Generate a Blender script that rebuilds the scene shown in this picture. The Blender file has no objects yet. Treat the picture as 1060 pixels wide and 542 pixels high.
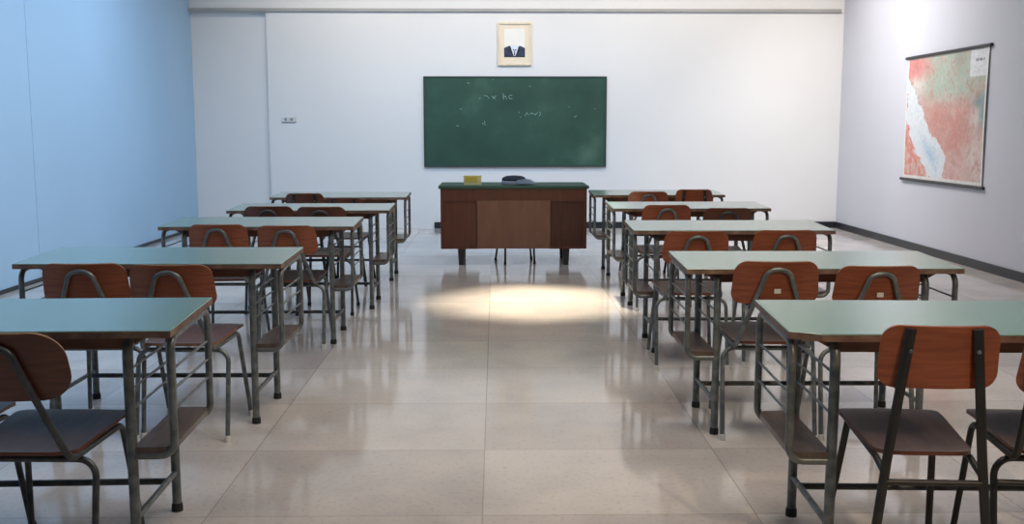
import bpy, bmesh, math, random
from math import sin, cos, pi, radians, tan, sqrt
from mathutils import Vector, Matrix, noise

random.seed(7)
COL = bpy.context.scene.collection


def S(r, g, b):
    """sRGB 0-255 -> linear RGBA"""
    f = lambda c: (c / 255 / 12.92) if c / 255 <= .04045 else ((c / 255 + .055) / 1.055) ** 2.4
    return (f(r), f(g), f(b), 1)


# ------------------------------------------------------------------ materials
def mat(name, col, rough=.5, metal=0., spec=.5, coat=0., coat_rough=.1):
    m = bpy.data.materials.new(name)
    m.use_nodes = True
    b = m.node_tree.nodes['Principled BSDF']
    b.inputs['Base Color'].default_value = col
    b.inputs['Roughness'].default_value = rough
    b.inputs['Metallic'].default_value = metal
    b.inputs['Specular IOR Level'].default_value = spec
    b.inputs['Coat Weight'].default_value = coat
    b.inputs['Coat Roughness'].default_value = coat_rough
    return m, m.node_tree.nodes, m.node_tree.links, b


def ramp(nd, stops):
    r = nd.new('ShaderNodeValToRGB')
    el = r.color_ramp.elements
    el[0].position, el[0].color = stops[0]
    el[1].position, el[1].color = stops[-1]
    for p, c in stops[1:-1]:
        e = el.new(p)
        e.color = c
    return r


def noisy(name, c1, c2, scale=8, rough=.5, metal=0., stretch=(1, 1, 1), detail=5, lo=.35, hi=.65,
          rvar=0., bump=0., **kw):
    m, nd, lk, b = mat(name, c1, rough, metal, **kw)
    tc = nd.new('ShaderNodeTexCoord')
    mp = nd.new('ShaderNodeMapping')
    mp.inputs['Scale'].default_value = stretch
    lk.new(tc.outputs['Object'], mp.inputs['Vector'])
    n = nd.new('ShaderNodeTexNoise')
    n.inputs['Scale'].default_value = scale
    n.inputs['Detail'].default_value = detail
    lk.new(mp.outputs['Vector'], n.inputs['Vector'])
    r = ramp(nd, [(lo, c1), (hi, c2)])
    lk.new(n.outputs['Fac'], r.inputs['Fac'])
    lk.new(r.outputs['Color'], b.inputs['Base Color'])
    if rvar:
        mr = nd.new('ShaderNodeMapRange')
        mr.inputs['To Min'].default_value = max(0, rough - rvar)
        mr.inputs['To Max'].default_value = rough + rvar
        lk.new(n.outputs['Fac'], mr.inputs['Value'])
        lk.new(mr.outputs['Result'], b.inputs['Roughness'])
    if bump:
        bp = nd.new('ShaderNodeBump')
        bp.inputs['Strength'].default_value = bump
        bp.inputs['Distance'].default_value = .01
        lk.new(n.outputs['Fac'], bp.inputs['Height'])
        lk.new(bp.outputs['Normal'], b.inputs['Normal'])
    return m


M = {}
M['ply'] = noisy('orange plywood', S(126, 62, 35), S(150, 80, 46), 5, .38, stretch=(1.2, 4, 14), coat=.12, coat_rough=.25)
M['ply_dark'] = noisy('dark plywood', S(84, 44, 28), S(104, 56, 36), 5, .4, stretch=(1.2, 4, 14), coat=.2, coat_rough=.25)
M['ply_edge'] = noisy('pale plywood edge', S(150, 112, 82), S(120, 84, 58), 30, .6)
M['seat'] = noisy('worn seat plywood', S(64, 50, 46), S(80, 62, 57), 4, .46, stretch=(9, 1.5, 1), coat=.05, coat_rough=.3)
M['seat_red'] = noisy('worn reddish seat plywood', S(100, 62, 50), S(118, 80, 67), 4, .34, stretch=(9, 1.5, 1), coat=.15, coat_rough=.3)
M['steel'] = noisy('worn grey painted steel', S(94, 101, 102), S(134, 138, 135), 26, .38, .4, lo=.4, hi=.75)
M['steel_dark'] = noisy('dull dark grey steel', S(62, 64, 66), S(84, 86, 86), 22, .4, .45)
M['black_steel'] = noisy('black painted steel', S(20, 20, 20), S(34, 33, 32), 20, .42)
M['rubber'] = noisy('dark rubber', S(30, 30, 30), S(42, 42, 42), 40, .8)
M['white_plastic'] = noisy('off white plastic', S(205, 203, 196), S(218, 216, 210), 30, .5)
M['laminate'] = noisy('green grey laminate', S(96, 136, 127), S(103, 143, 132), 3, .25, spec=.5, coat=.65, coat_rough=.2)
M['top_edge'] = noisy('chipped brown board edge', S(96, 72, 62), S(132, 106, 90), 18, .55, stretch=(1, 1, 1))
M['apron'] = noisy('brown apron wood', S(88, 56, 42), S(112, 74, 56), 8, .5, stretch=(1, 5, 5))
M['shelf'] = noisy('grey brown shelf board', S(78, 66, 60), S(98, 84, 76), 8, .35, stretch=(6, 1, 1))
M['walnut'] = noisy('brown veneer', S(92, 52, 36), S(106, 61, 43), 3, .38, stretch=(10, 10, 1.2), coat=.15, coat_rough=.3)
M['walnut_dark'] = noisy('dark brown veneer', S(74, 40, 29), S(86, 48, 35), 3, .4, stretch=(10, 10, 1.2))
M['walnut_pale'] = noisy('pale brown veneer', S(124, 86, 68), S(134, 95, 76), 2.5, .4, stretch=(6, 6, 1.6))
M['green_top'] = noisy('dark green desk top', S(52, 84, 72), S(60, 94, 80), 3, .3)
M['dark_leg'] = noisy('dark leg wood', S(44, 44, 42), S(56, 55, 52), 8, .5)
M['yellow'] = noisy('yellow card', S(206, 186, 78), S(216, 198, 92), 9, .6)
M['pale_yellow'] = noisy('pale yellow card', S(222, 214, 160), S(226, 220, 172), 9, .6)
M['cap_dark'] = noisy('dark navy felt', S(34, 38, 54), S(48, 52, 68), 60, .8)
M['cap_pale'] = noisy('pale grey fabric', S(150, 162, 178), S(166, 178, 192), 60, .6)
M['cap_grey'] = noisy('grey glossy visor', S(96, 110, 128), S(112, 124, 140), 20, .3)
M['baseboard'] = noisy('black skirting', S(26, 28, 34), S(36, 38, 44), 6, .4)
M['rail'] = noisy('grey rail paint', S(158, 156, 152), S(168, 166, 162), 4, .5)
M['rod'] = noisy('black wooden rod', S(18, 18, 22), S(28, 28, 34), 9, .4)
M['ash'] = noisy('pale ash frame wood', S(222, 204, 176), S(232, 216, 190), 4, .5, stretch=(4, 4, 1))
M['mat_card'] = noisy('cream mount card', S(232, 216, 192), S(236, 221, 198), 20, .8)
M['paper'] = noisy('white paper', S(236, 232, 222), S(240, 236, 227), 10, .7)
M['navy'] = noisy('navy print', S(24, 36, 64), S(40, 56, 84), 40, .6)
M['black_print'] = noisy('black print', S(16, 18, 26), S(22, 24, 32), 40, .6)
M['shirt'] = noisy('pale blue print', S(222, 228, 240), S(212, 218, 234), 40, .6)
M['board_frame'] = noisy('dark green frame', S(36, 52, 48), S(44, 62, 56), 6, .5)
M['chalk'] = noisy('chalk', S(160, 184, 172), S(120, 150, 138), 90, .9)
M['socket_mark'] = noisy('grey socket holes', S(130, 130, 142), S(140, 140, 150), 30, .6)


def wall_mat(name, c1, c2, seam_y=None):
    m, nd, lk, b = mat(name, c1, .75, spec=.25)
    tc = nd.new('ShaderNodeTexCoord')
    n = nd.new('ShaderNodeTexNoise')
    n.inputs['Scale'].default_value = .8
    n.inputs['Detail'].default_value = 4
    lk.new(tc.outputs['Object'], n.inputs['Vector'])
    r = ramp(nd, [(.3, c1), (.7, c2)])
    lk.new(n.outputs['Fac'], r.inputs['Fac'])
    lk.new(r.outputs['Color'], b.inputs['Base Color'])
    return m


M['wall'] = wall_mat('white wall paint', S(226, 224, 222), S(230, 228, 226))
M['wall_right'] = wall_mat('wall paint with lavender light tint', S(192, 193, 202), S(196, 197, 206))  # white wall; its dim lavender light is put into the colour
M['wall_blue'] = wall_mat('wall paint with blue light tint', S(172, 204, 230), S(176, 208, 234))  # blue light on this wall is partly put into its colour
M['ceiling'] = wall_mat('ceiling paint', S(176, 172, 166), S(182, 178, 172))


def floor_mat():
    m, nd, lk, b = mat('polished stone floor tiles', S(180, 172, 162), .14, spec=.5)
    tc = nd.new('ShaderNodeTexCoord')
    mp = nd.new('ShaderNodeMapping')
    mp.inputs['Location'].default_value = (.05, .26, 0)
    lk.new(tc.outputs['Object'], mp.inputs['Vector'])
    br = nd.new('ShaderNodeTexBrick')
    br.offset = 0
    br.inputs['Color1'].default_value = S(212, 206, 200)
    br.inputs['Color2'].default_value = S(182, 176, 173)
    br.inputs['Mortar'].default_value = S(168, 159, 151)
    br.inputs['Scale'].default_value = 1
    br.inputs['Mortar Size'].default_value = .003
    br.inputs['Mortar Smooth'].default_value = .3
    br.inputs['Bias'].default_value = -.1
    br.inputs['Brick Width'].default_value = .98
    br.inputs['Row Height'].default_value = .747
    lk.new(mp.outputs['Vector'], br.inputs['Vector'])
    n = nd.new('ShaderNodeTexNoise')                      # soft cloudy veining
    n.inputs['Scale'].default_value = 2.3
    n.inputs['Detail'].default_value = 7
    lk.new(tc.outputs['Object'], n.inputs['Vector'])
    r = ramp(nd, [(.3, (.82, .82, .83, 1)), (.5, (.96, .95, .95, 1)), (.7, (1.06, 1.04, 1.02, 1))])
    lk.new(n.outputs['Fac'], r.inputs['Fac'])
    mx = nd.new('ShaderNodeMixRGB')
    mx.blend_type = 'MULTIPLY'
    mx.inputs['Fac'].default_value = 1
    lk.new(br.outputs['Color'], mx.inputs['Color1'])
    lk.new(r.outputs['Color'], mx.inputs['Color2'])
    v = nd.new('ShaderNodeTexNoise')                      # small terrazzo flecks
    v.inputs['Scale'].default_value = 45
    v.inputs['Detail'].default_value = 3
    lk.new(tc.outputs['Object'], v.inputs['Vector'])
    r2 = ramp(nd, [(.33, (.86, .83, .8, 1)), (.45, (1, 1, 1, 1))])
    lk.new(v.outputs['Fac'], r2.inputs['Fac'])
    m2 = nd.new('ShaderNodeMixRGB')
    m2.blend_type = 'MULTIPLY'
    m2.inputs['Fac'].default_value = .7
    lk.new(mx.outputs['Color'], m2.inputs['Color1'])
    lk.new(r2.outputs['Color'], m2.inputs['Color2'])
    lk.new(m2.outputs['Color'], b.inputs['Base Color'])
    mr = nd.new('ShaderNodeMapRange')
    mr.inputs['To Min'].default_value = .05
    mr.inputs['To Max'].default_value = .15
    lk.new(n.outputs['Fac'], mr.inputs['Value'])
    lk.new(mr.outputs['Result'], b.inputs['Roughness'])
    bp = nd.new('ShaderNodeBump')
    bp.inputs['Strength'].default_value = .025
    bp.inputs['Distance'].default_value = .02
    lk.new(n.outputs['Fac'], bp.inputs['Height'])
    lk.new(bp.outputs['Normal'], b.inputs['Normal'])
    return m


M['floor'] = floor_mat()


def board_mat():
    m, nd, lk, b = mat('green chalkboard', S(36, 78, 66), .5, spec=.3)
    tc = nd.new('ShaderNodeTexCoord')
    n = nd.new('ShaderNodeTexNoise')
    n.inputs['Scale'].default_value = 1.6
    n.inputs['Detail'].default_value = 8
    lk.new(tc.outputs['Object'], n.inputs['Vector'])
    r = ramp(nd, [(.3, S(42, 68, 57)), (.55, S(52, 82, 68)), (.8, S(82, 110, 95))])
    lk.new(n.outputs['Fac'], r.inputs['Fac'])
    lk.new(r.outputs['Color'], b.inputs['Base Color'])
    return m


M['board'] = board_mat()


def attr_mat(name, rough=.7):
    m, nd, lk, b = mat(name, (1, 1, 1, 1), rough, spec=.2)
    a = nd.new('ShaderNodeVertexColor')
    a.layer_name = 'Col'
    n = nd.new('ShaderNodeTexNoise')
    tc = nd.new('ShaderNodeTexCoord')
    n.inputs['Scale'].default_value = 30
    n.inputs['Detail'].default_value = 6
    lk.new(tc.outputs['Object'], n.inputs['Vector'])
    r = ramp(nd, [(.35, (.9, .9, .9, 1)), (.65, (1.05, 1.05, 1.05, 1))])
    lk.new(n.outputs['Fac'], r.inputs['Fac'])
    mx = nd.new('ShaderNodeMixRGB')
    mx.blend_type = 'MULTIPLY'
    mx.inputs['Fac'].default_value = 1
    lk.new(a.outputs['Color'], mx.inputs['Color1'])
    lk.new(r.outputs['Color'], mx.inputs['Color2'])
    lk.new(mx.outputs['Color'], b.inputs['Base Color'])
    return m


M['map'] = attr_mat('printed relief map')


# ------------------------------------------------------------------ mesh helpers
def link(name, bm, mats, parent=None, smooth=None):
    me = bpy.data.meshes.new(name)
    bmesh.ops.recalc_face_normals(bm, faces=bm.faces)
    bm.to_mesh(me)
    bm.free()
    for m in (mats if isinstance(mats, (list, tuple)) else [mats]):
        me.materials.append(m)
    if smooth is not None:
        me.polygons.foreach_set('use_smooth', [True] * len(me.polygons))
        me.set_sharp_from_angle(angle=radians(smooth))
    o = bpy.data.objects.new(name, me)
    COL.objects.link(o)
    if parent:
        o.parent = parent
    return o


def tag(o, label=None, cat=None, group=None, kind=None):
    if label: o['label'] = label
    if cat: o['category'] = cat
    if group: o['group'] = group
    if kind: o['kind'] = kind
    return o


def thing(name, label, cat, loc=(0, 0, 0), rz=0, group=None):
    o = bpy.data.objects.new(name, None)
    o.empty_display_size = .1
    COL.objects.link(o)
    o.location = loc
    o.rotation_euler = (0, 0, rz)
    return tag(o, label, cat, group)


def box(bm, x0, x1, y0, y1, z0, z1, bev=0., mi=0):
    vs = [bm.verts.new((x, y, z)) for x in (x0, x1) for y in (y0, y1) for z in (z0, z1)]
    fs = [(0, 1, 3, 2), (4, 6, 7, 5), (0, 4, 5, 1), (2, 3, 7, 6), (0, 2, 6, 4), (1, 5, 7, 3)]
    faces = [bm.faces.new([vs[i] for i in f]) for f in fs]
    for f in faces: f.material_index = mi
    if bev:
        es = list({e for f in faces for e in f.edges})
        r = bmesh.ops.bevel(bm, geom=es, offset=bev, segments=2, affect='EDGES', profile=.5)
        for f in r['faces']: f.material_index = mi
    return faces


def fillet(pts, rad, seg=6):
    """round the inner corners of a polyline"""
    P = [Vector(p) for p in pts]
    out = [P[0]]
    for i in range(1, len(P) - 1):
        r = rad[i - 1] if isinstance(rad, (list, tuple)) else rad
        a, b, c = P[i - 1], P[i], P[i + 1]
        u, v = (a - b), (c - b)
        ang = u.angle(v)
        if r <= 0 or ang > pi - .02:
            out.append(b)
            continue
        d = min(r / tan(ang / 2), u.length * .49, v.length * .49)
        r2 = d * tan(ang / 2)
        u.normalize(); v.normalize()
        bis = (u + v).normalized()
        ctr = b + bis * (r2 / sin(ang / 2))
        s, e = b + u * d - ctr, b + v * d - ctr
        tot = s.angle(e)
        ax = s.cross(e).normalized()
        for k in range(seg + 1):
            out.append(ctr + Matrix.Rotation(tot * k / seg, 3, ax) @ s)
    out.append(P[-1])
    return out


def tube(bm, pts, r, n=10, rad=0., seg=6, mi=0, sx=1., r_end=None):
    P = fillet(pts, rad, seg) if rad else [Vector(p) for p in pts]
    t0 = (P[1] - P[0]).normalized()
    up = Vector((0, 0, 1)) if abs(t0.z) < .9 else Vector((0, 1, 0))
    x = t0.cross(up).normalized()
    rings = []
    prev = t0
    for i, p in enumerate(P):
        t = ((P[i + 1] - p).normalized() if i == 0 else (p - P[i - 1]).normalized() if i == len(P) - 1
             else ((P[i + 1] - p).normalized() + (p - P[i - 1]).normalized()).normalized())
        q = prev.rotation_difference(t)
        x = q @ x
        x = (x - t * x.dot(t)).normalized()
        y = t.cross(x)
        prev = t
        rr = r if r_end is None else r + (r_end - r) * i / (len(P) - 1)
        rings.append([bm.verts.new(p + x * (cos(2 * pi * k / n) * rr * sx) + y * (sin(2 * pi * k / n) * rr)) for k in range(n)])
    for a, b in zip(rings, rings[1:]):
        for k in range(n):
            bm.faces.new([a[k], a[(k + 1) % n], b[(k + 1) % n], b[k]]).material_index = mi
    bm.faces.new(rings[0]).material_index = mi
    bm.faces.new(rings[-1]).material_index = mi


def tube_obj(name, pts, r, m, parent, rad=0., n=10, seg=6, **kw):
    bm = bmesh.new()
    tube(bm, pts, r, n, rad, seg, **kw)
    return link(name, bm, m, parent, 40)


def lathe(bm, prof, n=20, mi=0, c=(0, 0, 0), sx=1., sy=1.):
    rings = []
    for r, z in prof:
        rings.append([bm.verts.new((c[0] + r * sx * cos(2 * pi * k / n), c[1] + r * sy * sin(2 * pi * k / n), c[2] + z)) for k in range(n)])
    for a, b in zip(rings, rings[1:]):
        for k in range(n):
            bm.faces.new([a[k], a[(k + 1) % n], b[(k + 1) % n], b[k]]).material_index = mi
    bm.faces.new(rings[0]).material_index = mi
    bm.faces.new(rings[-1]).material_index = mi


def rows_of(H, r, n=9):
    """parameter rows on [-H, H], dense inside the corner radius r"""
    v = []
    for k in range(n):
        a = pi / 2 * k / (n - 1)
        v.append(-H + r * (1 - cos(a)))
    v += [-H + r + (2 * H - 2 * r) * k / 8 for k in range(1, 8)]
    v += [-q for q in reversed(v[:n])]
    return v


def sheet(bm, wid, rows, fn, thick, nrm, nx=14, rim=1):
    """a bent board: wid(v) half width, fn(u_metres, v) -> point, nrm(u,v) -> unit normal"""
    F, B = [], []
    for v in rows:
        w = wid(v)
        f, b = [], []
        for k in range(nx + 1):
            u = w * (2 * k / nx - 1)
            p, q = Vector(fn(u, v)), Vector(nrm(u, v))
            f.append(bm.verts.new(p + q * thick / 2))
            b.append(bm.verts.new(p - q * thick / 2))
        F.append(f); B.append(b)
    R = len(rows)
    for i in range(R - 1):
        for k in range(nx):
            bm.faces.new([F[i][k], F[i][k + 1], F[i + 1][k + 1], F[i + 1][k]])
            bm.faces.new([B[i][k], B[i + 1][k], B[i + 1][k + 1], B[i][k + 1]])
        for k in (0, nx):
            bm.faces.new([F[i][k], F[i + 1][k], B[i + 1][k], B[i][k]]).material_index = rim
    for i in (0, R - 1):
        for k in range(nx):
            bm.faces.new([F[i][k], F[i][k + 1], B[i][k + 1], B[i][k]]).material_index = rim


def poly(bm, pts, mi=0):
    f = bm.faces.new([bm.verts.new(p) for p in pts])
    f.material_index = mi
    return f


def kids(o, allobj):
    return [c for c in allobj if c.parent == o]


def dup(root, loc, rz, label, group=None):
    """copy of a thing together with its parts and sub-parts"""
    allobj = list(bpy.data.objects)
    r = root.copy()
    COL.objects.link(r)
    r.location = loc
    r.rotation_euler = (0, 0, rz)
    r['label'] = label
    if group: r['group'] = group
    for ch in kids(root, allobj):
        c = ch.copy()
        COL.objects.link(c)
        c.parent = r
        for g in kids(ch, allobj):
            d = g.copy()
            COL.objects.link(d)
            d.parent = c
    return r


# ------------------------------------------------------------------ the room
XL, XR, YB, YF, ZC = -4.117, 4.735, 14.01, -4.0, 4.3
T = .2


def struct(name, m, *b, bev=0.):
    bm = bmesh.new()
    box(bm, *b, bev=bev)
    return tag(link(name, bm, m), kind='structure')


struct('floor', M['floor'], XL - T, XR + T, YF - T, YB + .4, -.1, 0)
struct('ceiling', M['ceiling'], XL - T, XR + T, YF - T, YB + .4, ZC, ZC + .1)
# left wall: two large panels that meet in a fine open joint
SEAM = 9.15
bm = bmesh.new()
box(bm, XL - T, XL, YF - T, SEAM - .004, 0, ZC)
box(bm, XL - T, XL, SEAM + .004, YB + .4, 0, ZC)
box(bm, XL - T, XL - .02, SEAM - .004, SEAM + .004, 0, ZC)
tag(link('wall_left', bm, M['wall_blue']), kind='structure')
struct('wall_right', M['wall_right'], XR, XR + T, YF - T, YB + .4, 0, ZC)
struct('wall_front', M['wall'], XL, XR, YF - T, YF, 0, ZC)
PX = -3.09                                     # the recessed left bay of the back wall ends here
bm = bmesh.new()
box(bm, PX, XR, YB, YB + .4, 0, 2.915)
box(bm, XL, XR, YB, YB + .4, 2.915, ZC)
tag(link('wall_back', bm, M['wall']), kind='structure')
struct('wall_back_left', M['wall'], XL, PX, YB + .07, YB + .4, 0, 2.915)
bm = bmesh.new()
box(bm, XL + .002, XR - .05, YB - .035, YB - .001, 2.925, 2.968, .004)
tag(link('trim_1', bm, M['rail']), kind='structure')
struct('baseboard_back', M['baseboard'], -.85, XR - .02, YB - .02, YB, 0, .085)
struct('baseboard_right', M['baseboard'], XR - .02, XR, YF, YB - .02, 0, .085)
struct('baseboard_left', M['baseboard'], XL, XL + .012, YF, YB - .6, 0, .035)


# ------------------------------------------------------------------ student desk
W, D = 1.22, .52
TOPZ, TH, TILT = .76, .024, tan(.03)


def top_bm(clip=False):
    bm = bmesh.new()
    hw = W / 2
    out = [(-hw, 0), (hw, 0), (hw, D), (-hw, D)]
    if clip:                                   # broken-off near corner
        out = [(-hw + .09, 0), (hw, 0), (hw, D), (-hw, D), (-hw, .04)]
    lam = .004

    def z(y): return TOPZ + y * TILT
    up = [bm.verts.new((x, y - D / 2, z(y))) for x, y in out]
    mid = [bm.verts.new((x, y - D / 2, z(y) - lam)) for x, y in out]
    lo = [bm.verts.new((x, y - D / 2, z(y) - TH)) for x, y in out]
    bm.faces.new(up)
    bm.faces.new(lo[::-1]).material_index = 1
    n = len(out)
    for i in range(n):
        j = (i + 1) % n
        bm.faces.new([up[i], mid[i], mid[j], up[j]]).material_index = 1
        bm.faces.new([mid[i], lo[i], lo[j], mid[j]]).material_index = 1
    es = [e for e in bm.edges if all(v in up for v in e.verts)]
    bmesh.ops.bevel(bm, geom=es, offset=.0025, segments=1, affect='EDGES')
    vert = [e for e in bm.edges if abs(e.verts[0].co.z - e.verts[1].co.z) > .003
            and (e.verts[0].co.xy - e.verts[1].co.xy).length < 1e-4]
    return bm


def make_desk(label, loc, rz, group):
    t = thing('student_desk', label, 'desk', loc, rz, group)
    link('tabletop', top_bm(), [M['laminate'], M['top_edge']], t)
    hy = D / 2
    yn, yf = .05 - hy, .495 - hy
    zu = lambda y: TOPZ + (y + hy) * TILT - TH
    for y in (.085 - hy, .455 - hy):           # wooden aprons with chamfered ends
        bm = bmesh.new()
        L, h = W / 2 - .09, .05
        pr = [(-L, zu(y)), (L, zu(y)), (L, zu(y) - .012), (L - .07, zu(y) - h), (-L + .07, zu(y) - h), (-L, zu(y) - .012)]
        a = [bm.verts.new((x, y - .009, z)) for x, z in pr]
        b = [bm.verts.new((x, y + .009, z)) for x, z in pr]
        bm.faces.new(a); bm.faces.new(b[::-1])
        for i in range(6):
            j = (i + 1) % 6
            bm.faces.new([a[i], b[i], b[j], a[j]])
        link('apron', bm, M['apron'], t)
    RM, RO = .0165, .0125
    ym = (yn + yf) / 2
    for e in (-1, 1):
        xm, xo = e * (W / 2 - .148), e * (W / 2 - .016)
        for ya in (yn, yf):
            d = 1 if ya == yn else -1
            lg = tube_obj('leg', [(xm, ya, .02), (xm, ya, zu(ya) - RM), (xm, ym, zu(ym) - RM)], RM, M['steel'], t, .055, 12)
            bm = bmesh.new()
            lathe(bm, [(.0205, 0), (.0205, .018), (.018, .03)], 12, c=(xm, ya, 0))
            link('rubber_foot', bm, M['rubber'], lg, 40)
        # bag rack: outer hoop in the depth direction whose ends turn in to the legs
        zs = .352
        a, b = yn - .002, yf + .002
        tube_obj('rack_frame', [(xm + e * .012, a, zs), (xo, a, zs), (xo, a, zu(a) - RO), (xo, b, zu(b) - RO), (xo, b, zs), (xm + e * .012, b, zs)],
                 RO, M['steel'], t, [.045, .05, .05, .045], 10)
        for z in (.625, .56, .495):
            tube_obj('rack_rail', [(xm, yn + .012, z), (xm, yf - .012, z)], .0045, M['steel'], t, 0, 6)
            tube_obj('rack_rail', [(xo, a, z), (xo, b, z)], .0045, M['steel'], t, 0, 6)
        bm = bmesh.new()
        x0, x1 = sorted((xm + e * .006, xo - e * .004))
        box(bm, x0, x1, yn - .01, yf + .01, zs + RO - .002, zs + RO + .017)
        es = [ed for ed in bm.edges if abs(ed.verts[0].co.z - ed.verts[1].co.z) > .01 and e * (ed.verts[0].co.x - (x0 + x1) / 2) > 0]
        bmesh.ops.bevel(bm, geom=es, offset=.035, segments=5, affect='EDGES', profile=.5)
        link('rack_shelf', bm, M['shelf'], t, 40)
        tube_obj('foot_bar', [(xm, yn, .145), (xm, yf, .145)], .0105, M['steel'], t, 0)
    tube_obj('stretcher', [(-(W / 2 - .148),   .395 - hy, .145), (W / 2 - .148, .395 - hy, .145)], .0115, M['steel_dark'], t, 0)
    return t


GD = 'school desks standing in two columns'


def desk_at(corner, y, s, deg):
    r = radians(deg)
    dx, dy = -s * W / 2, D / 2
    return (corner + cos(r) * dx - sin(r) * dy, y + sin(r) * dx + cos(r) * dy, 0), r


desks = [  # corner x, near y, side (+1 left column), yaw, label
    (-.992, 3.05, 1, 1.6, 'school desk with teal top nearest the camera in the left column'),
    (-.976, 4.585, 1, -.5, 'second nearest school desk in the left column by the blue wall'),
    (-.895, 6.36, 1, .3, 'middle desk of five in the left column by the blue wall'),
    (-.80, 7.62, 1, .3, 'left column school desk in front of the farthest one, beside the pale blue wall'),
    (-.80, 9.08, 1, 0, 'farthest school desk in the left column, close to the white back wall'),
    (.885, 2.968, -1, -2.2, 'school desk with a clipped corner nearest the camera in the right column'),
    (.837, 4.39, -1, -.6, 'second nearest school desk in the right column, two stickered chairs at it'),
    (.83, 6.07, -1, -.6, 'middle desk of five in the right column, on the side of the wall map'),
    (.90, 7.76, -1, 0, 'right column school desk in front of the farthest one, on the map side'),
    (.905, 9.36, -1, 0, 'farthest school desk in the right column, right of the brown teacher desk'),
]
proto = None
for i, (cx, cy, s, deg, lab) in enumerate(desks):
    loc, r = desk_at(cx, cy, s, deg)
    if proto is None:
        proto = make_desk(lab, loc, r, GD)
    else:
        o = dup(proto, loc, r, lab)
        if i == 5:                              # this one has lost a corner of its top
            for c in list(bpy.data.objects):
                if c.parent == o and c.name.startswith('tabletop'):
                    me = bpy.data.meshes.new('tabletop')
                    b_ = top_bm(True)
                    bmesh.ops.recalc_face_normals(b_, faces=b_.faces)
                    b_.to_mesh(me); b_.free()
                    me.materials.append(M['laminate']); me.materials.append(M['top_edge'])
                    c.data = me


# ------------------------------------------------------------------ chairs
def seat_obj(parent, m, hw=.172, hd=.215):
    def wid(v):
        w = hw * (1 + .08 * v / hd)
        d = hd - abs(v)
        r = .05 if v > 0 else .07
        return w - (r - sqrt(max(0, r * r - (r - d) ** 2)) if d < r else 0)

    def fn(u, v):
        z = .449 + .07 * v - .012 * max(0, (v - .12) / .085) ** 2 - .008 * (1 - (u / hw) ** 2) * (1 - ((v + .03) / .22) ** 2)
        z += .010 * max(0, (-v - .13) / .075) ** 2
        return (u, v, z)
    bm = bmesh.new()
    sheet(bm, wid, rows_of(hd, .06), fn, .012, lambda u, v: (0, 0, 1))
    return link('seat', bm, [m, M['ply_edge'] if m != M['seat'] else M['ply_dark']], parent, 40)


def back_fn(yb, zc, lean, k):
    return lambda u, v: (u, yb - lean * v - k * .19 ** 2 + k * u * u, zc + v)


def backrest_obj(parent, m, yb=-.225, zc=.715, hw=.188, hh=.094, r=.05, taper=.07, lean=.22, k=1.25, edge=None):
    def wid(v):
        w = hw * (1 - taper * v / hh / 2 - taper / 2)
        d = hh - abs(v)
        return w - (r - sqrt(max(0, r * r - (r - d) ** 2)) if d < r else 0)
    bm = bmesh.new()
    sheet(bm, wid, rows_of(hh, r), back_fn(yb, zc, lean, k), .011,
          lambda u, v: Vector((2 * k * u, -1, -lean)).normalized() * -1)
    return link('backrest', bm, [m, edge or M['ply_edge']], parent, 40)


def bolt(parent, p, r=.007):
    bm = bmesh.new()
    lathe(bm, [(r, 0), (r, .003), (r * .5, .006)], 10)
    bmesh.ops.transform(bm, matrix=Matrix.Translation(p) @ Matrix.Rotation(pi / 2, 4, 'X'), verts=bm.verts)
    return link('bolt', bm, M['steel'], parent, 40)


def cap(parent, x, y, m, r=.014):
    bm = bmesh.new()
    lathe(bm, [(r, 0), (r, .02), (r * .85, .028)], 10, c=(x, y, 0))
    return link('rubber_foot', bm, m, parent, 40)


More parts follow.
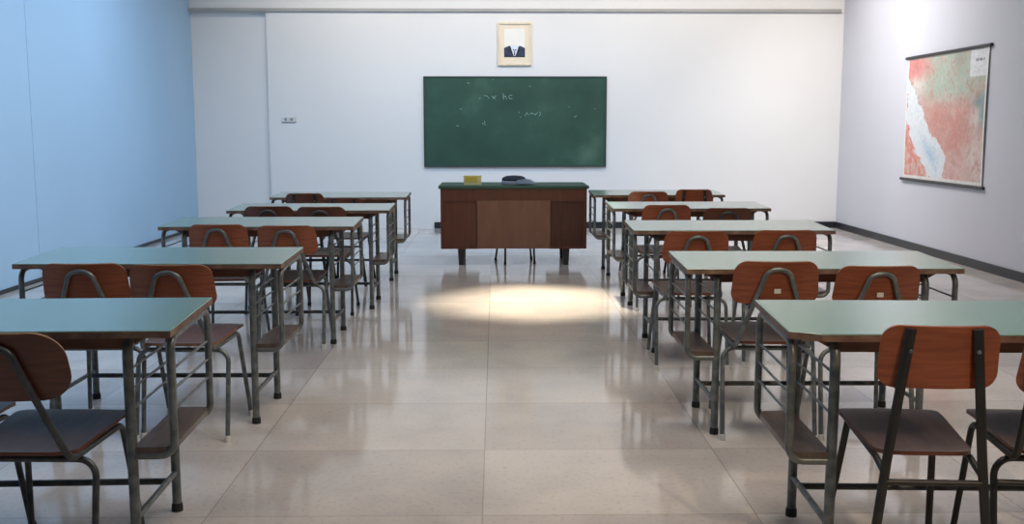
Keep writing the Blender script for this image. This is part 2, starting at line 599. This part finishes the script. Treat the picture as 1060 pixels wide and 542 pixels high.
def make_hoop_chair(label, metal, wood, seat, wide=False, foot='white_plastic', group=None, hh=.094, r=.05, hw=.188):
    """plywood seat and back on bent tubes; the back is held by a hoop, or by two side tubes when wide"""
    t = thing('school_chair', label, 'chair', (0, 0, 0), 0, group)
    seat_obj(t, seat)
    R = .0105
    zc, yb = .715, -.225
    bk = backrest_obj(t, wood, yb, zc, hw, hh, r)
    kd = .055                                     # tube centre line lies behind the bowed middle of the back
    zr = .423

    def yback(z, u):                              # rear face of the backrest at this height
        return yb - .22 * (z - zc) - 1.25 * .19 ** 2 + 1.25 * u * u - .0055 - R
    x1 = .165 if wide else .158
    if not wide:
        pts = []
        top = .778
        for s in (1, -1):
            leg = [(s * x1, .10, zr), (s * x1, -.205, zr), (s * .094, yback(.63, .05) - .004, .63), (s * .058, yback(.735, .03) - .002, .735)]
            if s == 1:
                pts += leg
            else:
                left = leg
        arc = []
        for k in range(1, 8):
            a = pi * k / 8
            arc.append((.058 * cos(a), yback(.735, .03) - .002 - .2 * .04 * sin(a), .735 + .043 * sin(a)))
        full = fillet(pts, [.05, .0], 6)[:-1] + [Vector(pts[-1])] + [Vector(a) for a in arc] + list(reversed(fillet(left, [.05, .0], 6)))
        bm = bmesh.new()
        tube(bm, full, R, 10)
        link('back_frame', bm, metal, t, 50)
        bolt(bk, (.074, yback(.69, .07) - .009, .69), .006)
        bolt(bk, (-.074, yback(.69, .07) - .009, .69), .006)
    else:
        for s in (1, -1):
            xx = .15
            tube_obj('back_frame', [(s * x1, .10, zr), (s * x1, -.205, zr), (s * xx, yback(.66, xx) - .001, .66), (s * xx, yback(.78, xx), .78)],
                     R + .001, metal, t, [.045, .05])
        tube_obj('stretcher', [(-.2, -.17, .34), (.2, -.17, .34)], R * .9, metal, t)
    for s in (1, -1):                              # front legs go on from the side rails, splayed forwards
        lg = tube_obj('leg', [(s * x1, .098, zr), (s * x1, .165, zr), (s * .19, .225, .01)], R, metal, t, .045)
        cap(lg, s * .19, .225, M[foot])
        lg = tube_obj('leg', [(0, -.13, zr - 2 * R + .001), (s * .2, -.13, zr - 2 * R + .001), (s * .203, -.2, .01)], R, metal, t, .055)
        cap(lg, s * .203, -.2, M[foot])
    return t


def make_bar_chair(label, wood, seat, group=None):
    """black chair whose two straight flat bars run from the back down to the floor"""
    t = thing('school_chair', label, 'chair', (0, 0, 0), 0, group)
    seat_obj(t, seat, .150, .215)
    bk = backrest_obj(t, wood, -.235, .738, .166, .09, .045, .03, .12, 1.0, M['ply'])
    R = .0115
    m = M['black_steel']
    for s in (1, -1):
        yt = -.285
        p = [(s * .178, -.265, .01), (s * .132, -.262, .44), (s * .090, yt, .822)]
        lg = tube_obj('leg', p, R, m, t, 0, 10, sx=1.25)
        cap(lg, s * .178, -.265, M['rubber'])
        lg = tube_obj('leg', [(s * .135, .13, .436), (s * .172, .225, .01)], R, m, t, 0)
        cap(lg, s * .172, .225, M['rubber'])
        tube_obj('seat_rail', [(s * .134, -.26, .395), (s * .135, -.17, .42), (s * .135, .17, .442)], R * .85, m, t, .03)
        bolt(bk, (s * .092, -.294, .76), .006)
    tube_obj('stretcher', [(-.140, -.264, .375), (.140, -.264, .375)], R * .8, m, t)
    tube_obj('seat_bar', [(-.135, .05, .436), (.135, .05, .436)], R * .8, m, t)
    return t


GA, GB = 'hoop-backed plywood school chairs', 'bar-backed plywood school chairs'
PR = {}
PR['A'] = lambda lab: make_hoop_chair(lab, M['steel'], M['ply'], M['seat'], group=GA)
PR['A2'] = lambda lab: make_hoop_chair(lab, M['steel'], M['ply'], M['seat_red'], group=GA)
PR['AD'] = lambda lab: make_hoop_chair(lab, M['steel_dark'], M['ply_dark'], M['seat'], foot='rubber', group=GA)
PR['AL'] = lambda lab: make_hoop_chair(lab, M['steel_dark'], M['ply_dark'], M['seat'], foot='rubber', group=GA, hh=.102, r=.08)
PR['B'] = lambda lab: make_bar_chair(lab, M['ply'], M['seat'], group=GB)
PR['BD'] = lambda lab: make_bar_chair(lab, M['ply_dark'], M['seat'], group=GB)
PR['C'] = lambda lab: make_hoop_chair(lab, M['black_steel'], M['ply'], M['seat'], True, 'rubber')
first = {}
chairs = [
    # x, y of seat middle, yaw, height factor, type, label
    (-1.38, 3.06, -2, .99, 'AL', 'brown hoop-backed chair at the nearest left desk, its back cut by the left picture edge'),
    (-1.79, 3.15, 0, 1, 'AD', 'chair at the nearest left desk showing only a seat edge at the picture edge'),
    (-1.776, 4.60, 1, .985, 'A2', 'left chair of the pair at the second desk in the left column'),
    (-1.38, 4.56, -2, .985, 'A2', 'right chair of the pair at the second left desk, its reddish seat showing'),
    (-1.715, 6.51, 0, .97, 'A', 'left chair of the pair at the middle desk in the left column'),
    (-1.285, 6.47, 0, .965, 'A', 'right chair of the pair at the middle left desk, grey-brown seat showing'),
    (-1.655, 7.66, 0, 1, 'AD', 'left one of two dark chairs at the left column desk before the farthest'),
    (-1.265, 7.60, 0, 1, 'AD', 'right one of two dark chairs at the left column desk before the farthest'),
    (-1.65, 9.04, 0, .985, 'BD', 'plywood chair with two black bars on its back at the farthest left desk'),
    (-1.30, 9.06, -3, .935, 'BD', 'low dark chair right of the bar-backed one at the farthest left desk'),
    (1.256, 3.01, -4, 1, 'B', 'nearest right chair, orange plywood back held by two straight black bars'),
    (1.69, 2.99, -7, 1, 'C', 'chair with black tubes cut off by the right picture edge at the nearest right desk'),
    (1.214, 4.53, -3, 1, 'A', 'left chair of the pair at the second right desk, white sticker inside its hoop'),
    (1.645, 4.53, -1, .975, 'A2', 'right chair of the pair at the second right desk, standing lower under the top'),
    (1.12, 5.86, 0, .995, 'A', 'left chair of the pair at the middle desk in the right column'),
    (1.64, 5.94, 0, .99, 'A', 'right chair of the pair at the middle desk in the right column'),
    (1.268, 7.74, 0, 1, 'A', 'left chair of the pair at the right column desk before the farthest'),
    (1.735, 7.80, 0, .965, 'AD', 'darker right chair of the pair at the right column desk before the farthest'),
    (1.37, 9.34, 0, 1, 'A', 'round-topped chair at the farthest right desk, nearer the teacher desk'),
    (1.78, 9.34, 0, 1, 'B', 'orange chair with black bars at both ends of its back at the farthest right desk'),
]
for i, (x, y, deg, hz, k, lab) in enumerate(chairs):
    if k not in first:
        o = first[k] = PR[k](lab)
        o.location = (x, y, 0)
        o.rotation_euler = (0, 0, radians(deg))
    else:
        o = dup(first[k], (x, y, 0), radians(deg), lab)
    o.scale.z = hz
    if i in (12, 13):                          # small white inventory stickers
        bm = bmesh.new()
        box(bm, -.014, .014, -.2832, -.2815, .672, .692)
        st = link('sticker', bm, M['white_plastic'], o)
        st['label'] = 'small white sticker'


# ------------------------------------------------------------------ teacher desk
t = thing('teacher_desk', 'large brown wooden teacher desk with dark green top below the chalkboard', 'desk', (.18, 10.52, 0))
x0, x1, y0, y1, zb, zt = -.733, .733, -.38, .30, .168, .772
bm = bmesh.new()
box(bm, x0 - .02, x1 + .02, y0 - .015, y1 + .015, zt, zt + .03, .005)
link('desktop', bm, M['green_top'], t)
bm = bmesh.new()                               # case: two pedestals, top rail and side cheeks
box(bm, x0, x0 + .03, y0, y1, zb, zt, .002)
box(bm, x1 - .03, x1, y0, y1, zb, zt, .002)
box(bm, x0 + .03, x1 - .03, y0, y0 + .02, zt - .125, zt)
box(bm, x0 + .03, -.36, y0 + .001, y1, zb, zb + .02)
box(bm, .36, x1 - .03, y0 + .001, y1, zb, zb + .02)
box(bm, x0 + .03, x1 - .03, y0 + .02, y1, zt - .03, zt)
for xx in (-.38, .36):
    box(bm, xx, xx + .02, y0 + .02, y1, zb, zt - .03)
link('case', bm, M['walnut'], t)
for a, b in ((x0 + .03, -.372), (.372, x1 - .03)):
    bm = bmesh.new()
    box(bm, a, b, y0 + .012, y0 + .03, zb + .02, zt - .126)
    link('side_panel', bm, M['walnut'] if a < 0 else M['walnut_dark'], t)
bm = bmesh.new()
box(bm, -.366, .366, y0 - .012, y0 + .03, zb + .004, zt - .118, .002)
o = link('front_panel', bm, M['walnut_pale'], t)
o['label'] = 'paler brown centre panel'
for sx in (-1, 1):
    for yy in (y0 + .06, y1 - .06):
        bm = bmesh.new()
        box(bm, sx * .53 - .034, sx * .53 + .034, yy - .03, yy + .03, 0, zb)
        for v in bm.verts:
            if v.co.z < .01:
                v.co.x = sx * .53 + (v.co.x - sx * .53) * .72
                v.co.y = yy + (v.co.y - yy) * .72
        link('leg', bm, M['dark_leg'], t)

DT = zt + .03
# low seat pushed into the knee hole
st = thing('stool', 'low seat pushed under the teacher desk, only its thin dark legs showing', 'stool', (.215, 10.42, 0), radians(9))
bm = bmesh.new()
sheet(bm, lambda v: .18 - (.04 - sqrt(max(0, .04 ** 2 - (.04 - (.19 - abs(v))) ** 2)) if .19 - abs(v) < .04 else 0),
      rows_of(.19, .04), lambda u, v: (u, v, .44 - .006 * (1 - (u / .18) ** 2)), .014, lambda u, v: (0, 0, 1))
link('seat', bm, [M['seat'], M['ply_edge']], st, 40)
for sx in (-1, 1):
    for yy, hx in ((-.185, .152), (.185, .19)):
        lg = tube_obj('leg', [(sx * .14, yy * .8, .436), (sx * hx, yy, .01)], .0105, M['black_steel'], st)
        cap(lg, sx * hx, yy, M['rubber'], .0135)
    tube_obj('seat_rail', [(sx * .14, -.15, .425), (sx * .14, .15, .425)], .009, M['black_steel'], st)

# yellow box on the desk
t = thing('chalk_box', 'small yellow box on the left half of the teacher desk', 'box', (-.235, 10.32, DT))
bm = bmesh.new()
box(bm, -.09, .09, -.05, .05, 0, .088, .003)
link('carton', bm, M['pale_yellow'], t)
bm = bmesh.new()
box(bm, -.075, .05, -.0525, -.049, .03, .08)
link('front_label', bm, M['yellow'], t)
bm = bmesh.new()
box(bm, -.091, .091, -.051, .051, .083, .092, .002)
link('lid', bm, M['yellow'], t)

# dark cap lying on the desk
t = thing('peaked_cap', 'dark rounded cap with pale grey band lying on the teacher desk', 'cap', (.185, 10.36, DT))
bm = bmesh.new()
lathe(bm, [(.112, .034), (.138, .042), (.144, .055), (.130, .074), (.09, .088), (.02, .093)], 28, sx=.86, sy=.8)
link('crown', bm, M['cap_dark'], t, 50)
bm = bmesh.new()
lathe(bm, [(.134, .002), (.142, .014), (.138, .038), (.118, .044)], 28, sx=.9, sy=.82)
link('band', bm, M['cap_pale'], t, 50)
bm = bmesh.new()
up, lo = [], []
n = 14
for ring, (r, z) in enumerate([(.105, .056), (.165, .048), (.225, .012)]):
    row_u, row_l = [], []
    for k in range(n + 1):
        a = radians(-95 + 130 * k / n)
        rr = r if ring else .105
        edge = abs(k / n * 2 - 1)
        rr = .105 + (r - .105) * sqrt(max(0, 1 - edge ** 2.4)) if ring else .105
        zz = max(.004, z)
        row_u.append(bm.verts.new((rr * .95 * cos(a) + .02, rr * .8 * sin(a), zz + .004)))
        row_l.append(bm.verts.new((rr * .95 * cos(a) + .02, rr * .8 * sin(a), zz)))
    up.append(row_u); lo.append(row_l)
for i in range(2):
    for k in range(n):
        bm.faces.new([up[i][k], up[i + 1][k], up[i + 1][k + 1], up[i][k + 1]])
        bm.faces.new([lo[i][k], lo[i][k + 1], lo[i + 1][k + 1], lo[i + 1][k]])
for k in range(n):
    bm.faces.new([up[2][k], lo[2][k], lo[2][k + 1], up[2][k + 1]])
bmesh.ops.remove_doubles(bm, verts=bm.verts, dist=1e-5)
link('visor', bm, M['cap_grey'], t, 50)


# ------------------------------------------------------------------ chalkboard
bx0, bx1, bz0, bz1 = -.98, 1.515, .845, 2.07
t = thing('chalkboard', 'wide dark green chalkboard on the white back wall', 'chalkboard', ((bx0 + bx1) / 2, YB, bz0))
hw, hh = (bx1 - bx0) / 2, bz1 - bz0
bm = bmesh.new()
box(bm, -hw + .02, hw - .02, -.03, -.002, .02, hh - .02)
link('writing_surface', bm, M['board'], t)
bm = bmesh.new()
box(bm, -hw, hw, -.038, -.001, 0, .022, .003)
box(bm, -hw, hw, -.038, -.001, hh - .022, hh, .003)
box(bm, -hw, -hw + .022, -.038, -.001, .022, hh - .022)
box(bm, hw - .022, hw, -.038, -.001, .022, hh - .022)
link('frame', bm, M['board_frame'], t)


def stroke(bm, pts, w=.0065, y=-.0315):
    for (xa, za), (xb, zb_) in zip(pts, pts[1:]):
        d = Vector((xb - xa, zb_ - za))
        if d.length < 1e-6: continue
        nrm = Vector((-d.y, d.x)).normalized() * w / 2
        poly(bm, [(xa + nrm.x, y, za + nrm.y), (xb + nrm.x, y, zb_ + nrm.y), (xb - nrm.x, y, zb_ - nrm.y), (xa - nrm.x, y, za - nrm.y)])


def bp(px, py):                                # place on the board, from pixel of the photograph's board area
    return ((px - 533) / 189 * 2 * hw, hh - (py - 79) / 93 * hh)


glyphs = [
    [(496, 102), (497.2, 101)],
    [(501, 98.5), (504, 99), (506, 101.5)],
    [(509, 99), (512.5, 102)], [(513.5, 98.5), (509.5, 101.8)],
    [(520.5, 96), (521, 102.3)], [(521, 100), (523, 98.8), (524.3, 102.3)],
    [(530, 98.3), (527.5, 98.2), (526.2, 100), (527.5, 101.8), (530, 101.6)],
    [(538, 121), (539.2, 120)], [(536.5, 116.5), (537.5, 115.2)],
    [(543, 119.5), (545, 116), (547, 118.6)], [(548.5, 117.5), (550.5, 116), (552, 118)],
    [(553, 116.5), (554, 118.5), (556, 115.8)], [(558, 115), (559.3, 117), (558, 119.5)],
    [(499, 126.5), (500, 128)], [(501.3, 124.5), (501.8, 129)],
    [(509.5, 82.5), (510.5, 82.2)], [(483, 85.5), (486, 86)],
    [(548, 89.3), (549, 89)], [(588, 110.5), (589, 110.3)], [(615, 112), (615.8, 111.6)], [(594, 121), (597, 118.8)],
    [(476, 112), (478, 112.4)], [(472, 129.3), (475, 129.8)],
]
for g in glyphs:
    bm = bmesh.new()
    stroke(bm, [bp(*q) for q in g])
    link('chalk_mark', bm, M['chalk'], t)

# ------------------------------------------------------------------ framed picture
px0, px1, pz0, pz1 = .03, .487, 2.215, 2.79
t = thing('framed_portrait', 'pale wooden framed picture of a headless dark suit above the chalkboard', 'picture', ((px0 + px1) / 2, YB, pz0))
hw, hh = (px1 - px0) / 2, pz1 - pz0
bm = bmesh.new()
f = .028
box(bm, -hw, hw, -.035, -.001, 0, f, .003)
box(bm, -hw, hw, -.035, -.001, hh - f, hh, .003)
box(bm, -hw, -hw + f, -.035, -.001, f, hh - f)
box(bm, hw - f, hw, -.035, -.001, f, hh - f)
link('frame', bm, M['ash'], t)
bm = bmesh.new()
box(bm, -hw + f, hw - f, -.018, -.004, f, hh - f)
link('mount', bm, M['mat_card'], t)
bm = bmesh.new()
y = -.0195
w2 = .138
pb, pt = .115, hh - .085
poly(bm, [(-w2, y, pb), (w2, y, pb), (w2, y, pt), (-w2, y, pt)], 0)
y -= .0008
for s in (-1, 1):                              # the two halves of the jacket
    pts = [(s * .142, pb), (s * .142, pb + .118), (s * .068, pb + .150), (s * .055, pb + .138), (s * .012, pb)]
    poly(bm, [(x, y, z) for x, z in (pts if s > 0 else pts[::-1])], 1)
poly(bm, [(-.055, y, pb + .138), (-.012, y, pb), (.012, y, pb), (.055, y, pb + .138), (0, y, pb + .155)], 3)
y -= .0006
poly(bm, [(-.142, y, pb - .004), (.142, y, pb - .004), (.142, y, pb + .014), (-.142, y, pb + .014)], 2)
for s in (-1, 1):                              # lapels, shirt collar wings and a small bow tie
    poly(bm, [(s * .055, y, pb + .138), (s * .078, y, pb + .085), (s * .02, y, pb + .015), (s * .012, y, pb + .012)], 2)
    poly(bm, [(0, y - .0004, pb + .095), (s * .022, y - .0004, pb + .108), (s * .022, y - .0004, pb + .080)], 1)
poly(bm, [(-.006, y, pb + .085), (.006, y, pb + .085), (.009, y, pb + .02), (-.009, y, pb + .02)], 1)
o = link('print', bm, [M['paper'], M['navy'], M['black_print'], M['shirt']], t)
o['label'] = 'print of a navy suit and white collar with a blank head'

# ------------------------------------------------------------------ wall socket
t = thing('wall_socket', 'small white double socket plate on the back wall left of the chalkboard', 'socket', (-2.815, YB, 1.446))
bm = bmesh.new()
box(bm, -.10, .10, -.012, -.001, 0, .078, .003)
link('plate', bm, M['white_plastic'], t)
for xx in (-.045, .035):
    bm = bmesh.new()
    lathe(bm, [(.019, 0), (.019, .003)], 14)
    bmesh.ops.transform(bm, matrix=Matrix.Translation((xx, -.0105, .045)) @ Matrix.Rotation(pi / 2, 4, 'X'), verts=bm.verts)
    link('outlet', bm, M['socket_mark'], t, 40)
bm = bmesh.new()
box(bm, -.095, .095, -.0135, -.010, .004, .014)
link('lower_lip', bm, M['socket_mark'], t)

# ------------------------------------------------------------------ wall map
my0, my1, mz0, mz1 = 11.72, 9.80, .80, 2.155       # far edge, near edge
t = thing('wall_map', 'printed relief map hung on black rods on the right wall', 'map', (XR, (my0 + my1) / 2, mz0))
NU, NV = 150, 110
hl = (my0 - my1) / 2
H = mz1 - mz0


def interp(v, tab):
    for (v0, u0), (v1, u1) in zip(tab, tab[1:]):
        if v0 <= v <= v1:
            return u0 + (u1 - u0) * (v - v0) / (v1 - v0)
    return None


RB = [(.17, .03), (.2, .07), (.33, .18), (.45, .25), (.6, .36), (.71, .5), (.8, .57), (.96, .56), (1, .56)]
LB = [(.17, .02), (.23, .01), (.48, .03), (.62, .08), (.77, .17), (.85, .28), (.96, .37), (1, .39)]


def mixc(a, b, f):
    f = max(0, min(1, f))
    return tuple(x + (y - x) * f for x, y in zip(a, b))


def sm(a, b, x):
    f = max(0, min(1, (x - a) / (b - a)))
    return f * f * (3 - 2 * f)


def map_col(u, v):                                  # u from the far end, v from the top
    if u < .018 or u > .982 or v < .015 or v > .965:
        return S(214, 212, 210)
    if u > .80 and v < .205:
        if .86 < u < .955 and .075 < v < .092 and noise.noise((u * 160, v * 30, 1)) > -.25:
            return S(120, 126, 132)
        return S(206, 208, 212) if not (.12 < v < .19 and noise.noise((u * 120, v * 90, 5)) > .25 and .84 < u < .97) else S(186, 188, 194)
    n1 = noise.fractal((u * 7, v * 6, 2.3), .9, 2.1, 5)
    n2 = noise.fractal((u * 22, v * 17, 7.7), .8, 2.1, 4)
    uu = u + .035 * n2
    r, l = interp(v, RB), interp(v, LB)
    if r is not None and l <= uu + .01 <= r:
        d = min(r - uu, uu - l)
        deep = sm(.05, .2, d) * sm(.5, .85, v)
        c = mixc(S(204, 210, 215), S(158, 184, 206), deep)
        if noise.noise((u * 60, v * 45, 3)) > .52 and r - uu < .09 and .3 < v < .8:
            c = S(206, 190, 176)
        return c
    red, pink, green, sand, teal = S(190, 140, 132), S(202, 178, 176), S(164, 176, 164), S(202, 194, 188), S(126, 148, 154)
    g = sm(.5, .2, v) * sm(.18, .4, u) + .55 * n1
    c = mixc(sand, green, .25 + g)
    rr = sm(.26, .5, v) * (1 - .55 * sm(.35, .9, abs(u - .5) * 2)) + .5 * n1
    c = mixc(c, red, rr * .95)
    c = mixc(c, pink, .55 * sm(.55, .9, v) + .6 * n2)
    if u < .32 and v < .22:
        c = mixc(c, S(200, 134, 132), sm(.34, .12, u) * sm(.25, .12, v) + .3 * n1)
    if r is not None and uu < l:
        c = mixc(S(196, 130, 120), sand, .3 + n2)
    tq = sm(.84, .97, u + .05 * n1) * sm(.28, .4, v) * sm(.62, .5, v)
    c = mixc(c, teal, tq)
    tq = sm(.1, .0, abs(u - .68)) * sm(.22, .05, v) * .5
    c = mixc(c, S(130, 146, 138), tq)
    if n2 > .38:
        c = mixc(c, S(170, 130, 112), .5)
    return c


bm = bmesh.new()
lay = bm.verts.layers.float_color.new('Col')
grid = []
for j in range(NV + 1):
    v = j / NV
    row = []
    for i in range(NU + 1):
        u = i / NU
        bow = -.012 - .008 * sin(pi * v)
        p = bm.verts.new((bow, hl - 2 * hl * u, H * (1 - v)))
        c = map_col(u, v)
        p[lay] = (c[0], c[1], c[2], 1)
        row.append(p)
    grid.append(row)
for j in range(NV):
    for i in range(NU):
        bm.faces.new([grid[j][i], grid[j][i + 1], grid[j + 1][i + 1], grid[j + 1][i]])
link('map_sheet', bm, M['map'], t, 60)
for z in (H + .006, -.006):
    bm = bmesh.new()
    tube(bm, [(-.018, hl + .05, z), (-.018, -hl - .05, z)], .0165, 12)
    o = link('rod', bm, M['rod'], t, 40)


# ------------------------------------------------------------------ light
def area(name, loc, rot, sx, sy, power, col):
    l = bpy.data.lights.new(name, 'AREA')
    l.shape = 'RECTANGLE'
    l.size, l.size_y, l.energy, l.color = sx, sy, power, col
    o = bpy.data.objects.new(name, l)
    COL.objects.link(o)
    o.location = loc
    o.rotation_euler = rot
    return o


def spot(name, loc, target, power, col, deg, blend, rad=.05):
    l = bpy.data.lights.new(name, 'SPOT')
    l.energy, l.color, l.spot_size, l.spot_blend, l.shadow_soft_size = power, col, radians(deg), blend, rad
    o = bpy.data.objects.new(name, l)
    COL.objects.link(o)
    o.location = loc
    d = Vector(target) - Vector(loc)
    o.rotation_euler = d.to_track_quat('-Z', 'Y').to_euler()
    return o


BLUE, WARM, NEUT = (.22, .56, 1.), (1., .80, .56), (1., .89, .75)


def beam(name, loc, target, sx, sy, power, col, spread):
    o = area(name, loc, (0, 0, 0), sx, sy, power, col)
    o.data.spread = radians(spread)
    d = Vector(target) - Vector(loc)
    o.rotation_euler = d.to_track_quat('-Z', 'Y').to_euler()
    return o


# added unseen lamps: bluish down the left wall, warmer down the right wall
for y, p in ((2.6, 16), (5.2, 31), (7.8, 44), (10.4, 46)):
    beam('left_wall_fill', (-2.1, y, 4.15), (-4.1, y, 1.3), .6, 1.6, p, (.60, .78, 1.), 120)
for y, p in ((6.5, .5), (11.6, 100)):
    beam('right_wall_fill', (2.9, y, 4.15), (4.7, y, 1.3), .6, 1.6, p, (1., .95, .9), 120)
beam('cool_fill', (.2, 10.0, 4.2), (.2, 14, .2), 6, 1.0, 85, (.36, .64, 1.), 100)  # added cool fill that turns the lower back wall bluish
# wall washers along the ceiling in front of the back wall
for i, x in enumerate((-2.4, -.9, .8, 2.4, 3.9)):
    spot('wall_washer', (x, 12.0, 4.2), (x, 14.0, 2.5), (100, 128, 130, 125, 100)[i], NEUT, 100, 1., .15)
spot('wall_washer', (2.6, 11.6, 4.2), (4.73, 12.9, 1.9), 90, (1., .9, .8), 70, 1., .15)  # added spot that brightens the right wall near the corner
# accent on the floor in front of the teacher desk
spot('floor_spot', (.35, 8.6, 4.25), (.3, 8.0, 0), 2500, (1., .87, .66), 27, 1., .08)
area('warm_fill', (1.0, 3.4, 4.2), (0, 0, 0), 2, 2, 100, (1., .90, .80))  # added warm fill over the near floor and right desks
spot('fill_spot', (2.6, -1.6, 4.2), (1.5, 3.2, .2), 470, (1., .76, .5), 50, 1., .1)  # added warm spot that brightens the near right chairs and floor
area('warm_fill', (.5, 8.0, 4.2), (0, 0, 0), 4, 3, 50, (1., .93, .86))  # added unseen fill over the far desks

w = bpy.data.worlds.new('World')
bpy.context.scene.world = w
w.use_nodes = True
w.node_tree.nodes['Background'].inputs['Color'].default_value = (.05, .055, .065, 1)

# ------------------------------------------------------------------ camera
cam = bpy.data.cameras.new('Camera')
cam.sensor_width = 36
cam.lens = 36 * 1050 / 1060
cam.clip_end = 60
co = bpy.data.objects.new('Camera', cam)
COL.objects.link(co)
co.location = (0, 0, 1.369)
co.rotation_euler = (pi / 2 - .1308, 0, -.016)
sc = bpy.context.scene
sc.camera = co
sc.view_settings.view_transform = 'Standard'
sc.view_settings.look = 'None'
sc.view_settings.exposure = 0
